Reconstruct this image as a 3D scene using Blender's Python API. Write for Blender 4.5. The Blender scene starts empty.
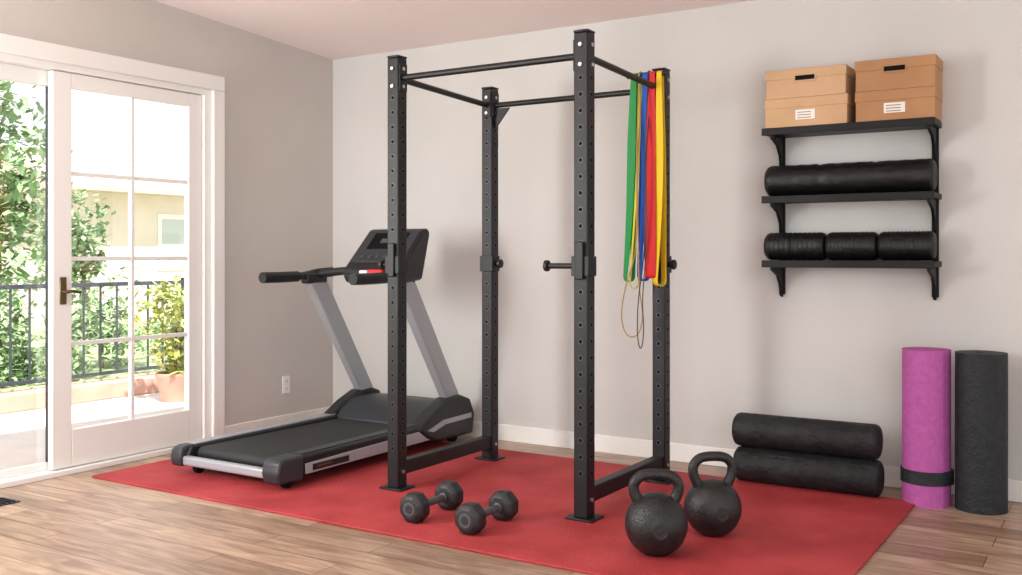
import bpy, bmesh, math, random
from mathutils import Vector, Matrix
random.seed(4)
scene = bpy.context.scene
COL = scene.collection

def lin(c):
    o=[]
    for v in c:
        v/=255.0
        o.append(v/12.92 if v<=0.04045 else ((v+0.055)/1.055)**2.4)
    return (o[0],o[1],o[2],1.0)

def mat(name, rgb, rough=0.5, metal=0.0, rgb2=None, nscale=8.0, bump=0.0, bscale=60.0, stretch=(1,1,1), spec=0.5, detail=4):
    m=bpy.data.materials.new(name); m.use_nodes=True
    nt=m.node_tree; b=nt.nodes['Principled BSDF']
    b.inputs['Base Color'].default_value=lin(rgb)
    b.inputs['Roughness'].default_value=rough
    b.inputs['Metallic'].default_value=metal
    b.inputs['Specular IOR Level'].default_value=spec
    tc=nt.nodes.new('ShaderNodeTexCoord'); mp=nt.nodes.new('ShaderNodeMapping')
    mp.inputs['Scale'].default_value=stretch
    nt.links.new(tc.outputs['Object'],mp.inputs['Vector'])
    if rgb2 is not None:
        n=nt.nodes.new('ShaderNodeTexNoise'); n.inputs['Scale'].default_value=nscale; n.inputs['Detail'].default_value=detail
        r=nt.nodes.new('ShaderNodeValToRGB')
        r.color_ramp.elements[0].position=0.35; r.color_ramp.elements[1].position=0.65
        r.color_ramp.elements[0].color=lin(rgb); r.color_ramp.elements[1].color=lin(rgb2)
        nt.links.new(mp.outputs[0],n.inputs['Vector']); nt.links.new(n.outputs['Fac'],r.inputs[0])
        nt.links.new(r.outputs[0],b.inputs['Base Color'])
    if bump>0:
        n2=nt.nodes.new('ShaderNodeTexNoise'); n2.inputs['Scale'].default_value=bscale; n2.inputs['Detail'].default_value=3
        bp=nt.nodes.new('ShaderNodeBump'); bp.inputs['Strength'].default_value=bump; bp.inputs['Distance'].default_value=0.01
        nt.links.new(mp.outputs[0],n2.inputs['Vector']); nt.links.new(n2.outputs['Fac'],bp.inputs['Height'])
        nt.links.new(bp.outputs[0],b.inputs['Normal'])
    return m

# ---------------------------------------------------------------- materials
M={}
M['wall']=mat('painted_wall',(206,205,202),0.85,rgb2=(200,199,195),nscale=1.2,bump=0.03,bscale=150)
M['wall_l']=mat('painted_wall_warm',(200,195,189),0.85,rgb2=(195,190,184),nscale=1.2,bump=0.03,bscale=150)
M['ceil']=mat('ceiling_paint',(238,226,223),0.9,rgb2=(235,222,219),nscale=1.5)
M['trim']=mat('white_trim_paint',(236,234,230),0.4)
M['black']=mat('black_powder_coat',(19,20,22),0.45,bump=0.05,bscale=300,spec=.4)
M['shelfblack']=mat('shelf_black_paint',(12,12,13),0.5,spec=.3)
M['hole']=mat('hole_dark',(4,4,4),0.8,spec=.2)
M['holering']=mat('hole_rim_grey',(80,82,85),0.4,0.5)
M['chrome']=mat('bolt_steel',(200,200,200),0.3,0.9)
M['redmat']=mat('red_rubber_mat',(156,43,47),0.74,rgb2=(180,62,65),nscale=3.0,bump=0.6,bscale=85,detail=12,spec=.4)
M['plastic']=mat('dark_plastic',(27,28,31),0.4,bump=0.05,bscale=200,spec=.45)
M['plastic2']=mat('charcoal_plastic',(44,47,52),0.45)
M['silver']=mat('silver_grey_paint',(162,165,170),0.38,0.2)
M['belt']=mat('treadmill_belt',(28,29,31),0.6,bump=0.2,bscale=400)
M['red']=mat('red_plastic',(200,30,35),0.4)
M['white']=mat('white_plastic',(235,235,232),0.4)
M['iron']=mat('cast_iron',(26,27,27),0.42,0.15,rgb2=(38,38,38),nscale=24,bump=0.35,bscale=110)
M['rubber']=mat('rubber_black',(32,33,36),0.5,bump=0.2,bscale=120)
M['rubberdisc']=mat('rubber_face_grey',(74,74,78),0.5)
M['foam']=mat('black_foam',(15,16,18),0.62,rgb2=(30,31,33),nscale=14,bump=1.0,bscale=30,spec=.4)
M['vinyl']=mat('black_vinyl',(11,11,12),0.45,bump=0.8,bscale=18,stretch=(0.5,1,1),spec=.4)
M['ypink']=mat('pink_foam',(168,82,150),0.75,rgb2=(178,92,160),nscale=40,bump=0.3,bscale=200,spec=.3)
M['yblack']=mat('charcoal_foam',(22,26,28),0.6,rgb2=(34,38,41),nscale=30,bump=0.5,bscale=90,spec=.4)
M['kraft']=mat('kraft_cardboard',(204,168,130),0.8,rgb2=(196,159,120),nscale=6,bump=0.05,bscale=100)
M['kraft2']=mat('brown_cardboard',(180,136,96),0.8,rgb2=(172,128,88),nscale=6,bump=0.05,bscale=100)
M['label']=mat('paper_label',(238,234,225),0.7)
M['ink']=mat('label_ink',(120,115,108),0.8)
M['bronze']=mat('antique_brass',(120,102,76),0.35,0.8)
M['deck']=mat('patio_stone',(232,222,214),0.8,rgb2=(222,210,202),nscale=3)
M['ledge']=mat('terracotta_ledge',(210,166,148),0.8,rgb2=(200,156,138),nscale=6)
M['lawn']=mat('lawn',(150,170,118),0.9,rgb2=(172,186,138),nscale=4)
M['bark']=mat('bark',(130,110,90),0.9,rgb2=(100,85,70),nscale=20,bump=0.5)
M['leaf']=mat('leaf_green',(112,142,94),0.6,rgb2=(166,190,144),nscale=5)
M['leaf2']=mat('leaf_yellow_green',(166,182,88),0.6,rgb2=(206,206,124),nscale=9)
M['stucco']=mat('stucco',(232,214,208),0.9,rgb2=(226,206,199),nscale=3,bump=0.1)
M['roof']=mat('roof_tile',(212,186,178),0.8,rgb2=(200,172,164),nscale=10,stretch=(1,6,1))
M['housewin']=mat('house_window_pane',(190,194,198),0.3)
M['rail']=mat('railing_paint',(54,62,70),0.5)
for n,c in dict(green=(36,135,68),blue=(30,78,172),bred=(200,36,42),yellow=(224,188,36),lime=(190,188,50)).items():
    M[n]=mat('latex_'+n,c,0.6,spec=.3)
M['tan']=mat('tan_cord',(170,135,72),0.6)

def glassmat():
    m=bpy.data.materials.new('window_glass'); m.use_nodes=True
    nt=m.node_tree; nt.nodes.clear()
    o=nt.nodes.new('ShaderNodeOutputMaterial'); mx=nt.nodes.new('ShaderNodeMixShader')
    t=nt.nodes.new('ShaderNodeBsdfTransparent'); g=nt.nodes.new('ShaderNodeBsdfGlossy')
    g.inputs['Roughness'].default_value=0.02; mx.inputs[0].default_value=0.07
    nt.links.new(t.outputs[0],mx.inputs[1]); nt.links.new(g.outputs[0],mx.inputs[2]); nt.links.new(mx.outputs[0],o.inputs[0])
    return m
M['glass']=glassmat()

def woodfloor():
    m=bpy.data.materials.new('wood_plank_floor'); m.use_nodes=True
    nt=m.node_tree; b=nt.nodes['Principled BSDF']; L=nt.links.new
    tc=nt.nodes.new('ShaderNodeTexCoord')
    br=nt.nodes.new('ShaderNodeTexBrick'); br.offset=0.37; br.offset_frequency=2
    br.inputs['Scale'].default_value=1.0; br.inputs['Brick Width'].default_value=1.3; br.inputs['Row Height'].default_value=0.16
    br.inputs['Mortar Size'].default_value=0.0022; br.inputs['Mortar Smooth'].default_value=0.3
    br.inputs['Color1'].default_value=lin((188,160,137)); br.inputs['Color2'].default_value=lin((146,118,97))
    br.inputs['Mortar'].default_value=lin((86,66,52)); br.inputs['Bias'].default_value=-0.1
    L(tc.outputs['Object'],br.inputs['Vector'])
    mp=nt.nodes.new('ShaderNodeMapping'); mp.inputs['Scale'].default_value=(1.5,10,1); L(tc.outputs['Object'],mp.inputs['Vector'])
    n=nt.nodes.new('ShaderNodeTexNoise'); n.inputs['Scale'].default_value=1.7; n.inputs['Detail'].default_value=9; n.inputs['Distortion'].default_value=1.4
    L(mp.outputs[0],n.inputs['Vector'])
    r=nt.nodes.new('ShaderNodeValToRGB'); r.color_ramp.elements[0].position=0.32; r.color_ramp.elements[1].position=0.64
    r.color_ramp.elements[0].color=(0.50,0.44,0.40,1); r.color_ramp.elements[1].color=(1.08,1.07,1.06,1)
    L(n.outputs['Fac'],r.inputs[0])
    mx=nt.nodes.new('ShaderNodeMix'); mx.data_type='RGBA'; mx.blend_type='MULTIPLY'; mx.inputs[0].default_value=0.85
    L(br.outputs['Color'],mx.inputs[6]); L(r.outputs[0],mx.inputs[7]); L(mx.outputs[2],b.inputs['Base Color'])
    b.inputs['Roughness'].default_value=0.34
    bp=nt.nodes.new('ShaderNodeBump'); bp.inputs['Strength'].default_value=0.15; bp.inputs['Distance'].default_value=0.004
    L(n.outputs['Fac'],bp.inputs['Height']); L(bp.outputs[0],b.inputs['Normal'])
    return m
M['floor']=woodfloor()

# ---------------------------------------------------------------- helpers
def root(name, loc=(0,0,0)):
    e=bpy.data.objects.new(name,None); e.location=loc; e.empty_display_size=0.1
    COL.objects.link(e); return e

def finish(name, me, m, parent, smooth=False, bevel=0.0, segs=2, sharp=35):
    ob=bpy.data.objects.new(name,me); COL.objects.link(ob)
    if isinstance(m,(list,tuple)):
        for k in m: me.materials.append(M[k])
    else: me.materials.append(M[m])
    if smooth or bevel>0:
        for p in me.polygons: p.use_smooth=True
        me.set_sharp_from_angle(angle=math.radians(sharp))
    if bevel>0:
        md=ob.modifiers.new('bevel','BEVEL'); md.width=bevel; md.segments=segs; md.limit_method='ANGLE'; md.angle_limit=math.radians(30)
        md.harden_normals=False
    if parent is not None:
        ob.parent=parent; ob.matrix_parent_inverse=Matrix.Translation(parent.location).inverted()
    return ob

def mesh(name, v, f, m, parent=None, **k):
    me=bpy.data.meshes.new(name); me.from_pydata([tuple(a) for a in v],[],f)
    bm=bmesh.new(); bm.from_mesh(me); bmesh.ops.recalc_face_normals(bm,faces=bm.faces); bm.to_mesh(me); bm.free()
    return finish(name,me,m,parent,**k)

def box(name,x0,x1,y0,y1,z0,z1,m,parent=None,bevel=0.0,**k):
    v=[(x,y,z) for x in(x0,x1) for y in(y0,y1) for z in(z0,z1)]
    f=[(0,1,3,2),(4,6,7,5),(0,4,5,1),(2,3,7,6),(0,2,6,4),(1,5,7,3)]
    return mesh(name,v,f,m,parent,bevel=bevel,**k)

def boxes(name,lst,m,parent=None,bevel=0.0):
    V=[];Fc=[]
    for (x0,x1,y0,y1,z0,z1) in lst:
        o=len(V); V+=[(x,y,z) for x in(x0,x1) for y in(y0,y1) for z in(z0,z1)]
        Fc+=[tuple(i+o for i in q) for q in [(0,1,3,2),(4,6,7,5),(0,4,5,1),(2,3,7,6),(0,2,6,4),(1,5,7,3)]]
    return mesh(name,V,Fc,m,parent,bevel=bevel)

def frame(d):
    d=Vector(d).normalized(); up=Vector((0,0,1)) if abs(d.z)<0.95 else Vector((1,0,0))
    a=d.cross(up).normalized(); b=a.cross(d).normalized(); return d,a,b

def revolve(name,base,axis,prof,m,parent=None,n=32,rot=0.0,smooth=True,sharp=35,bevel=0,segs=2):
    d,a,b=frame(axis); base=Vector(base); V=[];Fc=[]
    for (s,r) in prof:
        for i in range(n):
            t=2*math.pi*i/n+rot
            V.append(base+d*s+a*(r*math.cos(t))+b*(r*math.sin(t)))
    for j in range(len(prof)-1):
        for i in range(n):
            Fc.append((j*n+i,j*n+(i+1)%n,(j+1)*n+(i+1)%n,(j+1)*n+i))
    Fc.append(tuple(range(n))); Fc.append(tuple((len(prof)-1)*n+i for i in range(n)))
    return mesh(name,V,Fc,m,parent,smooth=smooth,sharp=sharp,bevel=bevel,segs=segs)

def cyl(name,p0,p1,r,m,parent=None,n=24,**k):
    p0=Vector(p0);p1=Vector(p1); L=(p1-p0).length
    return revolve(name,p0,p1-p0,[(0,r),(L,r)],m,parent,n=n,**k)

def extr(name,pts,axis,a0,a1,m,parent=None,**k):
    n=len(pts); V=[]
    for a in (a0,a1):
        for p in pts:
            V.append({'X':(a,p[0],p[1]),'Y':(p[0],a,p[1]),'Z':(p[0],p[1],a)}[axis])
    Fc=[tuple(range(n)),tuple(range(n,2*n))]+[(i,(i+1)%n,n+(i+1)%n,n+i) for i in range(n)]
    return mesh(name,V,Fc,m,parent,**k)

def crom(P,seg=8,closed=False):
    P=[Vector(p) for p in P]; out=[]; n=len(P)
    rng=range(n) if closed else range(n-1)
    for i in rng:
        if closed: p0,p1,p2,p3=P[(i-1)%n],P[i],P[(i+1)%n],P[(i+2)%n]
        else: p0,p1,p2,p3=P[max(i-1,0)],P[i],P[i+1],P[min(i+2,n-1)]
        for s in range(seg):
            t=s/seg
            out.append(0.5*((2*p1)+(p2-p0)*t+(2*p0-5*p1+4*p2-p3)*t*t+(3*p1-p0-3*p2+p3)*t**3))
    if not closed: out.append(P[-1])
    return out

def tube(name,P,r,m,parent=None,n=12,seg=8,closed=False,smoothpath=True,radf=None):
    pts=crom(P,seg,closed) if smoothpath else [Vector(p) for p in P]
    V=[];Fc=[];N=len(pts)
    ref=None
    for i,p in enumerate(pts):
        if closed: t=(pts[(i+1)%N]-pts[i-1]).normalized()
        else: t=(pts[min(i+1,N-1)]-pts[max(i-1,0)]).normalized()
        if ref is None:
            _,a,b=frame(t)
        else:
            a=(ref-t*ref.dot(t)).normalized()
        b=t.cross(a); ref=a
        rr=r*(radf(i/(N-1)) if radf else 1)
        for k in range(n):
            q=2*math.pi*k/n; V.append(p+a*rr*math.cos(q)+b*rr*math.sin(q))
    for i in range(N if closed else N-1):
        j=(i+1)%N
        for k in range(n):
            Fc.append((i*n+k,i*n+(k+1)%n,j*n+(k+1)%n,j*n+k))
    if not closed:
        Fc.append(tuple(range(n))); Fc.append(tuple((N-1)*n+k for k in range(n)))
    return mesh(name,V,Fc,m,parent,smooth=True,sharp=60)

# ---------------------------------------------------------------- room
LX=-4.91; BY=5.36; HC=2.62; SL=0.06
def ceilz(y): return HC+SL*(BY-y)
box('floor',LX-0.15,3.0,-2.0,BY+0.15,-0.06,0.0,'floor')
extr('ceiling',[(-2.0,ceilz(-2)),(BY+0.15,ceilz(BY+0.15)),(BY+0.15,ceilz(BY+.15)+0.1),(-2.0,ceilz(-2)+0.1)],'X',LX-0.15,3.0,'ceil')
box('wall_back',LX,3.0,BY,BY+0.15,0,HC+.0,'wall')
wl=root('wall_left',(LX,3,0))
OY0,OY1,OZ=2.1,4.24,2.25
extr('wall_panel_far',[(OY1,0),(BY+.15,0),(BY+.15,ceilz(BY+.15)),(OY1,ceilz(OY1))],'X',LX-0.15,LX,'wall_l',wl)
extr('wall_panel_near',[(-2,0),(OY0,0),(OY0,ceilz(OY0)),(-2,ceilz(-2))],'X',LX-0.15,LX,'wall_l',wl)
extr('wall_panel_header',[(OY0,OZ),(OY1,OZ),(OY1,ceilz(OY1)),(OY0,ceilz(OY0))],'X',LX-0.15,LX,'wall_l',wl)
box('baseboard_back',LX+.016,3.0,BY-0.016,BY,0,0.105,'trim',bevel=0.004)
box('baseboard_left',LX,LX+0.016,4.33,BY,0,0.105,'trim',bevel=0.004)
t1=root('trim_1',(LX,4.28,0))
box('casing_side_far',LX,LX+0.028,4.24,4.33,0,2.24,'trim',t1,bevel=0.005)
box('casing_side_near',LX,LX+0.028,2.01,2.10,0,2.24,'trim',t1,bevel=0.005)
box('casing_top',LX,LX+0.028,2.01,4.33,2.24,2.335,'trim',t1,bevel=0.005)
box('jamb_far',LX-.15,LX,4.19,4.24,0,2.24,'trim',t1)
box('jamb_near',LX-.15,LX,2.10,2.15,0,2.24,'trim',t1)
box('jamb_head',LX-.15,LX,2.15,4.19,2.205,2.25,'trim',t1)
box('threshold',LX-.15,LX+0.01,2.15,4.19,0,0.03,'trim',t1,bevel=0.004)
# french door leaf
d1=root('door_1',(LX-.04,3.68,0.03))
xa,xb=LX-0.065,LX-0.02
Y0,Y1=3.176,4.185; Z0,Z1=0.035,2.20; g0,g1=3.29,4.085; gz0,gz1=0.24,2.12
boxes('leaf_frame',[(xa,xb,Y0,g0,Z0,Z1),(xa,xb,g1,Y1,Z0,Z1),(xa,xb,g0,g1,Z0,gz0),(xa,xb,g0,g1,gz1,Z1)],'trim',d1,bevel=0.004)
mb=[]
gm=(g0+g1)/2
mb.append((xa+.008,xb-.008,gm-.011,gm+.011,gz0,gz1))
for k in range(1,4):
    z=gz0+(gz1-gz0)*k/4; mb.append((xa+.009,xb-.009,g0,g1,z-.011,z+.011))
boxes('muntins',mb,'trim',d1,bevel=0.002)
box('glass_pane',xa+.02,xa+.024,g0,g1,gz0,gz1,'glass',d1)
box('handle_plate',xb,xb+.008,3.215,3.255,0.93,1.08,'bronze',d1,bevel=0.004)
cyl('handle_stem',(xb,3.235,1.0),(xb+.055,3.235,1.0),0.010,'bronze',d1)
tube('handle_lever',[(xb+.05,3.23,1.0),(xb+.055,3.26,1.002),(xb+.052,3.31,.995)],0.009,'bronze',d1)
cyl('handle_lock',(xb,3.235,1.058),(xb+.018,3.235,1.058),0.011,'bronze',d1)
# sliding glass panel left
w1=root('window_1',(LX-.08,2.66,0.03))
xa2,xb2=LX-0.115,LX-0.075
boxes('sash_frame',[(xa2,xb2,3.20,3.25,.03,2.205),(xa2,xb2,2.15,2.2,.03,2.205),(xa2,xb2,2.2,3.20,.03,.07),(xa2,xb2,2.2,3.20,2.12,2.205)],'trim',w1,bevel=0.003)
box('gasket',xb2-.03,xb2-.01,3.188,3.20,.07,2.12,'plastic2',w1)
box('glass_pane',xa2+.018,xa2+.022,2.2,3.19,.07,2.12,'glass',w1)

# outlet
o=root('electrical_outlet',(LX,4.89,0.31))
box('plate',LX,LX+.006,4.855,4.925,0.25,0.37,'white',o,bevel=0.003)
boxes('sockets',[(LX+.006,LX+.009,4.872,4.908,0.318,0.352),(LX+.006,LX+.009,4.872,4.908,0.268,0.302)],'trim',o,bevel=0.001)
boxes('slots',[(LX+.009,LX+.0095,4.88+a,4.883+a,z,z+.014) for a in(0,.016) for z in(.326,.276)],'hole',o)
# floor vent
v=root('floor_vent',(-4.62,2.65,0))
box('frame',-4.71,-4.56,2.46,2.77,0,0.006,'plastic2',v,bevel=0.002)
boxes('slats',[(-4.70,-4.57,2.475+i*.024,2.487+i*.024,.006,.009) for i in range(12)],'hole',v)

# ---------------------------------------------------------------- red mat
MZ=0.012
box('exercise_floor_mat',-4.735,-0.87,3.275,5.06,0.0,MZ,'redmat',bevel=0.004)

# ---------------------------------------------------------------- power rack
R=root('power_rack',(-2.66,4.42,MZ))
PX=(-3.162,-2.085); PY=(3.93,4.79); h=0.036; TOP=2.2; TOPR=2.165
posts=[(x,y) for y in PY for x in PX]
for i,(x,y) in enumerate(posts):
    tp=TOP if y==PY[0] else TOPR
    box('post_%d'%(i+1),x-h,x+h,y-h,y+h,MZ+.008,tp,'black',R,bevel=0.006)
    box('foot_plate_%d'%(i+1),x-.07,x+.07,y-.06,y+.06,MZ,MZ+.01,'black',R,bevel=0.003)
    box('post_cap_%d'%(i+1),x-h-.002,x+h+.002,y-h-.002,y+h+.002,tp,tp+.012,'plastic',R,bevel=0.005)
def discs(name,lst,m,n=14):
    V=[];Fc=[]
    for (c,nrm,r,t) in lst:
        d,a,b=frame(nrm); c=Vector(c); o=len(V)
        for s in(0,t):
            for k in range(n):
                q=2*math.pi*k/n; V.append(c+d*s+a*r*math.cos(q)+b*r*math.sin(q))
        Fc.append(tuple(o+k for k in range(n))); Fc.append(tuple(o+n+k for k in range(n)))
        Fc+=[(o+k,o+(k+1)%n,o+n+(k+1)%n,o+n+k) for k in range(n)]
    return mesh(name,V,Fc,m,R)
rings=[];holes=[]
for (x,y) in posts:
    for k in range(25):
        z=0.22+k*0.074
        for (dx,dy) in((0,-1),(1,0),(0,1),(-1,0)):
            c=(x+dx*h,y+dy*h,z)
            rings.append((c,(dx,dy,0),0.0125,0.0008))
            holes.append((c,(dx,dy,0),0.0095,0.0014))
discs('hole_rims',rings,'holering'); discs('post_holes',holes,'hole')
ZB=2.10
cyl('pull_up_bar_front',(PX[0]+h,PY[0],ZB),(PX[1]-h,PY[0],ZB),0.016,'black',R)
cyl('pull_up_bar_rear',(PX[0]+h,PY[1],ZB-.03),(PX[1]-h,PY[1],ZB-.03),0.016,'black',R)
for j,x in enumerate(PX):
    cyl('top_side_bar_%d'%j,(x,PY[0]+h,ZB),(x,PY[1]-h,ZB-.03),0.016,'black',R)
    box('bottom_side_beam_%d'%j,x-.028,x+.028,PY[0]+h,PY[1]-h,0.08,0.15,'black',R,bevel=0.005)
bl=[]
for (x,y) in posts:
    zb=ZB if y==PY[0] else ZB-.03
    for z in(zb+.045,zb-.045):
        bl.append(((x,y-h,z),(0,-1,0),0.010,0.008)); bl.append(((x+h,y,z),(1,0,0),0.010,0.008))
    for z in(.10,): bl.append(((x+h,y,z),(1,0,0),0.010,0.008))
discs('bolts',bl,'chrome',n=6)
fl=[]
for x in PX:
    fl.append((x-.03,x+.03,PY[0]+h,PY[0]+h+.006,ZB-.07,ZB+.07)); fl.append((x-.03,x+.03,PY[1]-h-.006,PY[1]-h,ZB-.10,ZB+.04))
for y in PY:
    zb=ZB if y==PY[0] else ZB-.03
    fl.append((PX[0]+h,PX[0]+h+.006,y-.03,y+.03,zb-.07,zb+.07)); fl.append((PX[1]-h-.006,PX[1]-h,y-.03,y+.03,zb-.07,zb+.07))
boxes('bar_flanges',fl,'black',R,bevel=0.002)
extr('gusset',[(PX[0]+h,ZB-.05),(PX[0]+h+.1,ZB-.05),(PX[0]+h,ZB-.17)],'Y',PY[1]-.006,PY[1]+.006,'black',R)
def jhook(i,x,y,side,L=0.13,up=True):
    z=1.15
    boxes('j_hook_sleeve_%d'%i,[(x-h-.008,x+h+.008,y-h-.008,y-h,z-.045,z+.045),(x-h-.008,x-h,y-h,y+h,z-.045,z+.045),(x+h,x+h+.008,y-h,y+h,z-.045,z+.045)],'black',R,bevel=0.003)
    if up: boxes('j_hook_upright_%d'%i,[(x-.02,x+.02,y-h-.018,y-h-.008,z-.06,z+.11)],'black',R,bevel=0.004)
    sx=x+side*(h+.008)
    cyl('j_hook_peg_%d'%i,(sx,y,z),(sx+side*L,y,z),0.013,'black',R)
    revolve('j_hook_end_%d'%i,(sx+side*L,y,z),(side,0,0),[(0,.02),(.004,.026),(.018,.026),(.022,.02)],'plastic',R)
jhook(1,PX[1],PY[0],-1,.14); jhook(2,PX[0],PY[0],-1,0.04); jhook(3,PX[0],PY[1],1,0.015,False); jhook(4,PX[1],PY[1],1,0.015,False)
# band peg
PGY=PY[1]-h-.06; PGZ=2.135
cyl('band_peg',(-2.235,PGY,PGZ),(-2.01,PGY,PGZ),0.012,'black',R)
cyl('band_peg_mount',(PX[1],PGY,PGZ),(PX[1],PY[1]-h,PGZ),0.016,'black',R)

# ---------------------------------------------------------------- resistance bands (flat latex loops)
def band(x,w,zb,m,dx=0.0,dy=0.0,gap=0.02,yaw=0.0,off=0.0,tw=0.6):
    e=root('resistance_band',(x,PGY,PGZ))
    cy,cz=PGY,PGZ; r=0.0140+off
    path=[]
    for k in range(9):
        a=math.pi*k/8; path.append((cy-r*math.cos(a),cz+r*math.sin(a)))
    n=22
    def g_(t): return r*(1-t)+ (gap)*t*t
    for k in range(1,n):
        t=k/n; path.append((cy+g_(t),cz+(zb+gap-cz)*t))
    for k in range(13):
        a=math.pi*k/12; path.append((cy+gap*math.cos(a),zb+gap-gap*1.2*math.sin(a)))
    for k in range(n-1,0,-1):
        t=k/n; path.append((cy-g_(t),cz+(zb+gap-cz)*t))
    V=[];N=len(path); th=0.0012
    P=[]
    for (y,z) in path:
        t=max((cz-z)/(cz-zb),0)
        xc=x+dx*t+0.003*math.sin(t*6+x*50)
        ww=w*(tw+(1-tw)*min(1,t*3))
        P.append((xc,y-cy,z,ww,yaw*t**1.6,dy*t))
    for i,(xc,yy,z,ww,ya,dd) in enumerate(P):
        pn=P[(i+1)%N];pp=P[i-1]
        ty,tz=pn[1]-pp[1],pn[2]-pp[2]; L=math.hypot(ty,tz) or 1
        ny,nz=-tz/L,ty/L
        c,s=math.cos(ya),math.sin(ya)
        for q in(-ww/2,ww/2):
            for o in(-th,th):
                y2=yy+ny*o; V.append((xc+q*c-y2*s,cy+dd+q*s+y2*c,z+nz*o))
    Fc=[]
    for i in range(N):
        a=4*i; b=4*((i+1)%N)
        Fc+=[(a,a+2,b+2,b),(a+1,b+1,b+3,a+3),(a,b,b+1,a+1),(a+2,a+3,b+3,b+2)]
    return mesh('loop',V,Fc,m,e,smooth=True,sharp=40)
band(-2.190,0.052,1.065,'green',dx=-0.035,yaw=-.75,gap=.022)
band(-2.158,0.016,1.03,'lime',dx=-0.020,gap=.024,yaw=-.8,dy=-.03)
band(-2.130,0.048,1.070,'blue',dx=-0.012,yaw=-.7,gap=.024)
band(-2.090,0.052,1.085,'bred',dx=-0.006,gap=.018,yaw=.3,dy=-.02)
band(-2.046,0.046,1.045,'yellow',dx=-.004,gap=.026,yaw=-.65)
def cord(m,xt,xb,w,z0,r,yf):
    e=root('elastic_cord',(xt,PGY,PGZ))
    P=[(xt,PGY,PGZ+.018),(xt,PGY-.018,PGZ+.008),(xt,PGY-.022,PGZ-.03),(xt,yf,1.7),(xt-.005,yf,1.25),(xb-w*.3,yf,z0+.26),(xb-w*.5,yf,z0+.12),(xb-w*.35,yf,z0+.03),(xb,yf,z0),(xb+w*.35,yf,z0+.03),(xb+w*.5,yf,z0+.12),(xb+w*.35,yf,z0+.26),(xt+.006,yf+.004,1.3),(xt+.004,yf+.004,1.7),(xt+.004,PGY+.022,PGZ-.03),(xt+.002,PGY+.018,PGZ+.008)]
    tube('cord_loop',P,r,m,e,n=8,closed=True)
cord('tan',-2.158,-2.185,.12,.775,.0035,PGY-.050)
cord('plastic2',-2.108,-2.135,.035,.72,.003,PGY-.054)

# ---------------------------------------------------------------- treadmill
T=root('treadmill',(-4.0,4.4,MZ))
XL,XR=-4.40,-3.60; RY=3.53; HZ=.165
box('deck_frame',XL+.05,XR-.05,RY+.1,5.10,0.065,0.13,'plastic',T,bevel=0.005)
ry=RY+.125
bp=[(5.0,HZ-.012),(ry,HZ-.012)]
for k in range(1,7):
    a=math.pi*k/7; bp.append((ry-.035*math.sin(a),HZ-.047+.035*math.cos(a)))
bp+= [(ry,HZ-.082),(5.0,HZ-.082)]
extr('running_belt',bp,'X',XL+.10,XR-.12,'belt',T,smooth=True)
def rail(nm,x0,x1):
    extr(nm,[(RY+.06,.07),(RY+.03,.11),(RY+.06,HZ),(5.05,HZ+.01),(5.12,.07)],'X',x0,x1,'plastic',T,bevel=0.012)
rail('foot_rail_left',XL,XL+.09); rail('foot_rail_right',XR-.115,XR)
extr('rail_top_trim_left',[(RY+.09,HZ-.002),(RY+.09,HZ+.006),(5.0,HZ+.018),(5.0,HZ+.008)],'X',XL+.010,XL+.075,'silver',T,bevel=0.002)
extr('rail_tread_right',[(RY+.2,HZ-.002),(RY+.2,HZ+.005),(4.85,HZ+.014),(4.85,HZ+.006)],'X',XR-.10,XR-.03,'plastic2',T)
extr('side_strip_right',[(RY+.19,.070),(RY+.19,.125),(5.0,.150),(5.06,.080)],'X',XR,XR+.008,'silver',T,bevel=0.003)
extr('side_strip_left',[(RY+.14,.070),(RY+.14,.125),(5.0,.150),(5.06,.080)],'X',XL-.008,XL,'silver',T,bevel=0.003)
boxes('side_label',[(XR+.008,XR+.010,RY+.24,RY+.52,.082,.114)],'plastic',T)
boxes('side_label_text',[(XR+.010,XR+.011,RY+.27,RY+.38,.096,.104)],'bronze',T)
extr('rear_end_cap_right',[(RY,.05),(RY-.015,.105),(RY,HZ-.005),(RY+.03,HZ+.008),(RY+.17,HZ+.01),(RY+.17,.045)],'X',XR-.105,XR+.014,'plastic2',T,bevel=0.014,segs=3)
extr('rear_end_cap_left',[(RY,.06),(RY-.01,.105),(RY,HZ-.01),(RY+.04,HZ+.004),(RY+.12,HZ+.004),(RY+.12,.055)],'X',XL-.004,XL+.08,'plastic2',T,bevel=0.014,segs=3)
box('rear_cross_member',XL+.07,XR-.10,RY+.01,RY+.055,0.065,0.115,'silver',T,bevel=0.012,segs=3)
for j,x in enumerate((XL+.1,XR-.04)):
    cyl('rear_wheel_%d'%j,(x-.015,RY+.10,MZ+.030),(x+.015,RY+.10,MZ+.030),0.030,'hole',T)
    box('wheel_bracket_%d'%j,x-.025,x+.025,RY+.08,RY+.14,MZ+.03,.075,'black',T,bevel=0.003)
for j,x in enumerate((XL+.06,XR-.06)):
    cyl('front_wheel_%d'%j,(x-.02,5.1,MZ+.035),(x+.02,5.1,MZ+.035),0.035,'hole',T)
extr('motor_hood',[(4.74,.15),(4.80,.21),(4.90,.26),(5.0,.275),(5.14,.27),(5.22,.22),(5.25,.12),(5.22,.06),(4.8,.06)],'X',XL+.04,XR-.05,'plastic2',T,bevel=0.02,segs=3)
for nm,x0,x1 in(('hood_side_left',XL-.01,XL+.075),('hood_side_right',XR-.10,XR+.02)):
    extr(nm,[(4.66,.15),(4.84,.25),(4.98,.305),(5.10,.315),(5.20,.28),(5.25,.18),(5.23,.055),(4.85,.055),(4.75,.09)],'X',x0,x1,'plastic',T,bevel=0.018,segs=3)
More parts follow.
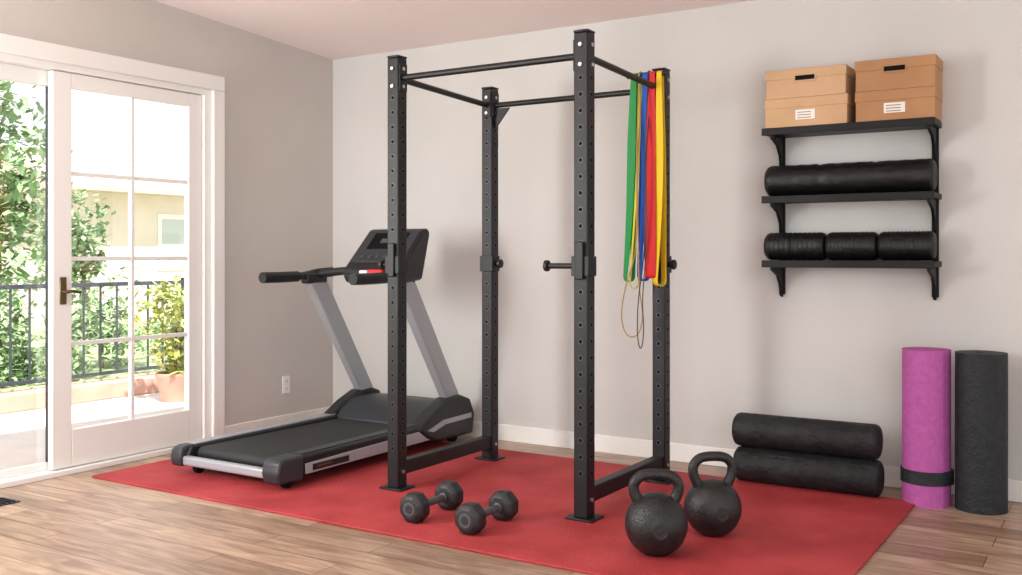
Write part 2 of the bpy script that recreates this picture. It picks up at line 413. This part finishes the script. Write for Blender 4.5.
extr('hood_stripe_right',[(4.74,.14),(4.90,.185),(5.20,.19),(5.20,.16),(4.92,.155),(4.80,.125)],'X',XR+.018,XR+.024,'silver',T)
for nm,x0,x1 in(('upright_left',XL+.01,XL+.070),('upright_right',XR-.085,XR-.020)):
    extr(nm,[(5.17,.25),(5.03,.25),(4.53,1.02),(4.60,1.06),(4.68,1.04)],'X',x0,x1,'silver',T,bevel=0.012,segs=3)
xl,xr=XL+.04,XR-.055
for nm,x in(('left',xl),('right',xr)):
    tube('handrail_'+nm,[(x,4.16,1.065),(x,4.3,1.065),(x,4.48,1.07),(x,4.62,1.09),(x+(.06 if nm=='left' else -.05),4.70,1.10)],0.024,'plastic',T,n=14)
    tube('grip_'+nm,[(x,4.155,1.065),(x,4.165,1.065),(x,4.3,1.065),(x,4.44,1.068)],0.033,'black',T,n=16)
    box('handle_joint_'+nm,x-.034,x+.034,4.50,4.68,1.02,1.085,'plastic',T,bevel=0.015,segs=3)
tube('cross_bar',[(xl,4.62,1.075),(xl+.2,4.64,1.10),(xl+.45,4.65,1.10),(xr,4.62,1.075)],0.026,'plastic',T,n=14)
CX0,CX1=-4.04,-3.60
extr('console_body',[(4.52,1.03),(4.48,1.10),(4.52,1.135),(4.74,1.355),(4.78,1.365),(4.80,1.33),(4.72,1.05)],'X',CX0,CX1,'plastic',T,bevel=0.018,segs=3)
def onconsole(u0,u1,s0,s1,off0,off1):
    a=Vector((4.52,1.135)); b=Vector((4.74,1.355)); d=(b-a); n=Vector((-d.y,d.x)).normalized()
    P=[a+d*s0+n*off0,a+d*s1+n*off0,a+d*s1+n*off1,a+d*s0+n*off1]
    return [(p.x,p.y) for p in P],CX0+(CX1-CX0)*u0,CX0+(CX1-CX0)*u1
p,a0,a1=onconsole(0,1,.08,.95,-.002,.006); extr('console_face',p,'X',a0+.02,a1-.02,'plastic2',T,bevel=.003)
p,a0,a1=onconsole(.2,.8,.45,.88,.006,.009); extr('console_screen',p,'X',a0,a1,'hole',T)
for k in range(5):
    p,a0,a1=onconsole(.2+.13*k,.26+.13*k,.18,.26,.006,.010); extr('console_button_%d'%k,p,'X',a0,a1,'holering',T)
p,a0,a1=onconsole(.38,.62,.6,.72,.009,.010); extr('console_readout',p,'X',a0,a1,'rubberdisc',T)
box('safety_key',xr-.155,xr-.045,4.455,4.50,1.085,1.115,'red',T,bevel=.006)
box('safety_key_clip',xr-.22,xr-.16,4.455,4.50,1.085,1.11,'white',T,bevel=.006)
box('console_tray',CX0+.05,CX1-.05,4.45,4.52,1.070,1.085,'plastic',T,bevel=.004)

# ---------------------------------------------------------------- kettlebells
def kettlebell(x,y,s,ang,hz=1.0):
    e=root('kettlebell',(x,y,MZ))
    R0=0.125*s; cz=MZ+R0*0.93
    prof=[]
    for k in range(0,25):
        a=-math.pi/2+math.pi*k/24
        z=R0*math.sin(a); r=R0*math.cos(a)
        prof.append((z,max(r,0.001)))
    prof=[(-R0*0.93,0.001),(-R0*0.93,R0*0.42)]+[p for p in prof if p[0]>-R0*0.90]
    revolve('body',(x,y,cz),(0,0,1),prof,'iron',e,n=48,sharp=60)
    u=Vector((math.cos(ang),math.sin(ang),0)); c=Vector((x,y,MZ))
    def P(a,z): return c+u*(a*s)+Vector((0,0,z*s*hz))
    pts=[P(-.052,.160),P(-.066,.205),P(-.086,.245),P(-.087,.285),P(-.057,.315),P(0,.322),P(.057,.315),P(.087,.285),P(.086,.245),P(.066,.205),P(.052,.160)]
    tube('handle',pts,0.0215*s,'iron',e,n=18,seg=6,radf=lambda t: 1.0+0.6*max(0,abs(t-.5)*2-.62))
    v=Vector((u.y,-u.x,0)); fc=Vector((x,y,cz))+v*(R0-.003)
    revolve('weight_mark',fc,v,[(0,.030*s),(.003,.029*s),(.0031,.025*s),(.002,.024*s)],'rubber',e,n=28)
kettlebell(-1.60,3.625,1.0,math.radians(32),.975)
kettlebell(-1.505,4.00,0.97,math.radians(40),1.06)

# ---------------------------------------------------------------- dumbbells
def dumbbell(x,y0,y1,rot=0):
    e=root('dumbbell',(x,(y0+y1)/2,MZ))
    r=0.070; nn=8; zc=MZ+r*math.cos(math.pi/nn)
    hl=0.088
    for nm,yc in(('head_front',y0),('head_rear',y1)):
        revolve(nm,(x,yc-hl/2,zc),(0,1,0),[(0,r*.70),(.018,r),(hl-.018,r),(hl,r*.70)],'rubber',e,n=nn,smooth=False,bevel=0.007,segs=3,rot=math.pi/nn)
    revolve('end_disc_front',(x,y0-hl/2-.002,zc),(0,1,0),[(0,.030),(.003,.032)],'rubberdisc',e,n=28)
    revolve('end_disc_core',(x,y0-hl/2-.004,zc),(0,1,0),[(0,.018),(.003,.020)],'rubber',e,n=28)
    revolve('end_disc_rear',(x,y1+hl/2-.001,zc),(0,1,0),[(0,.032),(.003,.030)],'rubberdisc',e,n=28)
    L=y1-y0-hl
    revolve('grip',(x,y0+hl/2-.002,zc),(0,1,0),[(0,.022),(.012,.022),(.014,.0155),(L*.5,.0185),(L-.010,.0155),(L-.008,.022),(L+.004,.022)],'rubberdisc',e,n=24)
dumbbell(-2.695,3.475,3.735); dumbbell(-2.38,3.455,3.715)

# ---------------------------------------------------------------- shelf
S=root('storage_shelf',(-1.24,BY,1.5))
SX0,SX1=-1.66,-0.805; SD=0.22; YF=BY-SD
SZ=(1.868,1.508,1.168)
for i,z in enumerate(SZ):
    box('shelf_board_%d'%(i+1),SX0,SX1,YF,BY,z-.028,z,'shelfblack',S,bevel=0.003)
    boxes('shelf_lip_%d'%(i+1),[(SX0,SX1,YF-.006,YF,z-.034,z+.004)],'shelfblack',S,bevel=0.002)
for j,x in enumerate((SX0+.045,SX1-.03)):
    box('bracket_strap_%d'%j,x-.017,x+.017,BY-.012,BY,0.985,SZ[0]-.028,'shelfblack',S,bevel=0.003)
    for i,z in enumerate(SZ):
        zz=z-.028
        extr('bracket_arm_%d_%d'%(j,i),[(BY-.012,zz),(YF+.02,zz),(YF+.02,zz-.02),(BY-.10,zz-.05),(BY-.05,zz-.10),(BY-.03,zz-.16),(BY-.012,zz-.17)],'X',x-.008,x+.008,'shelfblack',S,bevel=0.002)
    for z in(1.02,1.40,1.74):
        cyl('screw_%d_%d'%(j,int(z*100)),(x,BY-.014,z),(x,BY-.010,z),.006,'chrome',S,n=10)

def fatroll(name,x0,x1,y,z,r,m,seams=(),wob=0.0):
    e=root(name,((x0+x1)/2,y,z-r))
    L=x1-x0; prof=[(0,r*.12),(0.004,r*.3),(0,r*.5),(.002,r*.80),(.010,r*.93),(.024,r)]
    n=40
    for k in range(1,n):
        s=.024+(L-.048)*k/n
        rr=r*(1+wob*math.sin(k*1.7)*.5)
        for sm in seams:
            if abs(s-sm*L)<(L-.048)/n*.6: rr=r*.93
        prof.append((s,rr))
    prof+=[(L-.024,r),(L-.010,r*.93),(L-.002,r*.80),(L,r*.5),(L-.004,r*.3),(L,r*.12)]
    revolve('roll',(x0,y,z),(1,0,0),prof,m,e,n=40,sharp=50)
    extr('flap_edge',[(y-r*.70,z+r*.715),(y-r*.66,z+r*.775),(y-r*.60,z+r*.80),(y-r*.62,z+r*.76)],'X',x0+.02,x1-.02,m,e)
    return e
ym=BY-.112
fatroll('rolled_exercise_mat',-1.660,-0.815,ym-.01,SZ[1]+.083+.005,.083,'vinyl',seams=(.33,.66),wob=.03)
zz=SZ[2]+.073+.005
fatroll('rolled_short_mat',-1.665,-1.345,ym-.01,zz,.073,'vinyl',seams=(.45,),wob=.04)  # short rolled mats laid end to end on the lowest shelf
fatroll('rolled_short_mat',-1.343,-1.085,ym-.01,zz,.073,'vinyl',wob=.04)
fatroll('rolled_short_mat',-1.083,-0.815,ym-.01,zz,.073,'vinyl',wob=.04)

# ---------------------------------------------------------------- boxes
def cbox(x0,x1,z0,z1,m,kind):
    yf,yb=BY-.225,BY-.01
    e=root('cardboard_storage_box',((x0+x1)/2,(yf+yb)/2,z0))
    zl=z0+(z1-z0)*.66
    box('carton',x0+.004,x1-.004,yf+.004,yb-.004,z0,z1-.004,m,e,bevel=0.002)
    box('lid',x0,x1,yf,yb,zl,z1,m,e,bevel=0.003)
    xc=(x0+x1)/2
    if kind=='slot':
        box('slot_rim',xc-.058,xc+.058,yf-.003,yf+.002,zl-.018,zl+.022,m,e,bevel=.001)
        box('handle_slot',xc-.050,xc+.050,yf-.0045,yf+.002,zl-.010,zl+.014,'hole',e,bevel=0.001)
    else:
        box('label',xc-.05,xc+.05,yf+.001,yf+.005,z0+.035,z0+.085,'label',e)
        boxes('label_text',[(xc-.04,xc+.03,yf+.0004,yf+.001,z0+.07-.014*k,z0+.074-.014*k) for k in range(3)],'ink',e)
zt=SZ[0]+.004
cbox(-1.645,-1.215,zt,zt+.150,'kraft','label')
cbox(-1.640,-1.222,zt+.151,zt+.30,'kraft','slot')
cbox(-1.180,-0.800,zt,zt+.150,'kraft2','label')
cbox(-1.180,-0.798,zt+.151,zt+.305,'kraft2','slot')

# ---------------------------------------------------------------- foam rollers lying
fatroll('foam_roller',-1.765,-1.030,5.045,MZ+.090,.090,'foam',wob=.01)
fatroll('foam_roller',-1.775,-1.040,5.06,MZ+.090+.176,.087,'foam',wob=.01)

# ---------------------------------------------------------------- standing rolled mats
def rollmat(x,y,r,H,m,band_m=None,z0=0.0,th=.009,tail=0.3):
    e=root('rolled_yoga_mat',(x,y,z0))
    turns=(r-.022)/(th*1.12); N=int(turns*44)
    V=[];Fc=[]
    for i in range(N+1):
        a=2*math.pi*turns*i/N+tail; rr=.022+(r-.022)*i/N
        for zz_ in(0,H):
            for o in(0,th):
                V.append((x+(rr-o)*math.cos(a),y+(rr-o)*math.sin(a),z0+zz_))
    for i in range(N):
        a=4*i;b=4*i+4
        Fc+=[(a,b,b+2,a+2),(a+1,a+3,b+3,b+1),(a+2,b+2,b+3,a+3),(a,a+1,b+1,b)]
    Fc+=[(0,2,3,1),(4*N,4*N+1,4*N+3,4*N+2)]
    mesh('roll',V,Fc,m,e,smooth=True,sharp=40)
    if band_m:
        revolve('strap',(x,y,z0+.105),(0,0,1),[(0,r+.0005),(.001,r+.004),(.064,r+.004),(.065,r+.0005)],band_m,e,n=48)
    return e
rollmat(-.833,5.10,.116,.745,'ypink','yblack',tail=math.radians(200))
rollmat(-.598,5.11,.119,.74,'yblack',tail=math.radians(250))

# ---------------------------------------------------------------- exterior
box('patio_ground',-7.62,LX-.15,0,12,-.10,-.02,'deck')
box('garden_lawn',-26,-7.62,-6,26,-.20,-.07,'lawn')
box('patio_ledge',-7.61,-7.30,0,9.2,-.02,.12,'ledge',bevel=.01)
g=root('deck_railing',(-7.46,5,.12))
boxes('rails',[(-7.48,-7.44,0.5,8.4,.93,.965),(-7.475,-7.445,0.5,8.4,.17,.20)],'rail',g,bevel=.003)
boxes('balusters',[(-7.467,-7.453,.6+.16*k,.614+.16*k,.20,.93) for k in range(48)],'rail',g)
boxes('railing_posts',[(-7.48,-7.44,yy,yy+.04,.12,.99) for yy in(.5,2.6,4.3,6.1,8.35)],'rail',g,bevel=.003)

def foliage(nm,c,rad,n,leaf,m,parent,zmin=-.06):
    V=[];Fc=[]
    blobs=[(Vector((random.gauss(0,.45),random.gauss(0,.45),random.gauss(0,.45))),random.uniform(.3,.6)) for _ in range(14)]
    for i in range(n):
        b=random.choice(blobs)
        v=Vector((random.gauss(0,1),random.gauss(0,1),random.gauss(0,1))).normalized()*b[1]*random.uniform(.7,1.05)+b[0]
        p=Vector((c[0]+v.x*rad[0],c[1]+v.y*rad[1],c[2]+v.z*rad[2]))
        if p.z<zmin: p.z=zmin+random.random()*.1
        d=Vector((random.gauss(0,1),random.gauss(0,1),random.gauss(0,.7))).normalized(); _,a,bb=frame(d)
        l=leaf*random.uniform(.6,1.3); o=len(V)
        qs=[p,p+d*l*.5+a*l*.28,p+d*l,p+d*l*.5-a*l*.28]
        for q in qs: q.z=max(q.z,zmin)
        V+=qs; Fc.append((o,o+1,o+2,o+3))
    me=bpy.data.meshes.new(nm); me.from_pydata([tuple(q) for q in V],[],Fc)
    return finish(nm,me,m,parent)
def tree(x,y,H,rad,n,nm='garden_tree'):
    e=root(nm,(x,y,-.07))
    tube('trunk',[(x,y,-.069),(x+.05,y+.05,H*.3),(x-.03,y,H*.75)],.07,'bark',e,n=10,radf=lambda t:1.2-.7*t)
    for k in range(4):
        a=k*1.7; tube('branch_%d'%k,[(x,y,H*(.35+.08*k)),(x+.4*math.cos(a),y+.4*math.sin(a),H*(.5+.09*k))],.03,'bark',e,n=8)
    foliage('leaves',(x,y,H*.60),rad,n,.14,'leaf',e)
tree(-10.9,6.25,3.5,(.95,.9,1.5),4600)
tree(-13.4,9.1,2.1,(.85,.8,.75),2200)
for (x,y,r,n) in((-9.6,5.6,.7,2200),(-9.8,6.9,.6,1500),(-10.4,8.9,.5,1000)):
    e=root('garden_hedge',(x,y,-.07)); foliage('leaves',(x,y,.35),(r,r,.5),n,.10,'leaf',e)
    tube('stem',[(x,y,-.069),(x,y,.4)],.03,'bark',e,n=8)
e=root('potted_shrub',(-6.75,5.45,-.02))
revolve('pot',(-6.75,5.45,-.02),(0,0,1),[(0,.10),(.02,.11),(.20,.15),(.22,.16),(.24,.16),(.24,.14),(.2,.13)],'ledge',e)
foliage('leaves',(-6.75,5.45,.54),(.22,.22,.40),1100,.09,'leaf2',e,zmin=.15)
tube('stem',[(-6.75,5.45,.15),(-6.74,5.46,.6)],.012,'bark',e,n=8)
e=root('neighbour_house',(-17,13.5,-.07))
box('house_walls',-20,-16,10.5,18,-.069,2.5,'stucco',e)
extr('house_roof',[(-20.5,2.45),(-18,3.3),(-15.5,2.45),(-15.5,2.35),(-20.5,2.35)],'Y',10.1,18.4,'roof',e)
box('house_window',-16.0,-15.97,12.6,13.5,1.0,1.9,'housewin',e)
box('house_window_trim',-16.0,-15.98,12.5,13.6,.9,2.0,'trim',e)

# ---------------------------------------------------------------- light
w=bpy.data.worlds.new('World'); scene.world=w; w.use_nodes=True
nt=w.node_tree; bg=nt.nodes['Background']
bg.inputs[0].default_value=(0.95,0.97,1.0,1); bg.inputs[1].default_value=1.5
def area(name,loc,target,sx,sy,power,color=(1,1,1)):
    l=bpy.data.lights.new(name,'AREA'); l.shape='RECTANGLE'; l.size=sx; l.size_y=sy; l.energy=power; l.color=color
    ob=bpy.data.objects.new(name,l); COL.objects.link(ob); ob.location=loc
    ob.rotation_euler=(Vector(target)-Vector(loc)).to_track_quat('-Z','Y').to_euler(); return ob
area('window_daylight',(-4.6,1.0,1.6),(-1.6,5.2,1.2),0.8,1.4,100,(1,.98,.95))
area('overhead_soft_fill',(-2.2,2.2,2.7),(-2.4,3.0,0),1.4,1.4,22,(1,.97,.94))  # added overhead fill to soften the room light; no fixture modelled
area('rear_soft_fill',(1.2,-1.2,1.3),(-2.5,4.5,2.8),2.2,1.8,32,(1,.98,.97))  # added soft fill behind the camera to brighten the ceiling; no window there
s=bpy.data.lights.new('sun','SUN'); s.energy=9.0; s.angle=.02; s.color=(1,.97,.95)
so=bpy.data.objects.new('sun',s); COL.objects.link(so); so.rotation_euler=Vector((-.45,.35,-.9)).to_track_quat('-Z','Y').to_euler(); so.location=(0,0,8)

# ---------------------------------------------------------------- camera
cd=bpy.data.cameras.new('camera'); cam=bpy.data.objects.new('camera',cd); COL.objects.link(cam)
cam.location=(0,0,1.2); cam.rotation_euler=(math.radians(90),0,math.atan2(.533,.846))
cd.sensor_width=36; cd.lens=983/1022*36; cd.shift_y=-32.5/1022
scene.camera=cam
scene.view_settings.view_transform='Standard'
scene.view_settings.look='None'
scene.view_settings.exposure=0.07
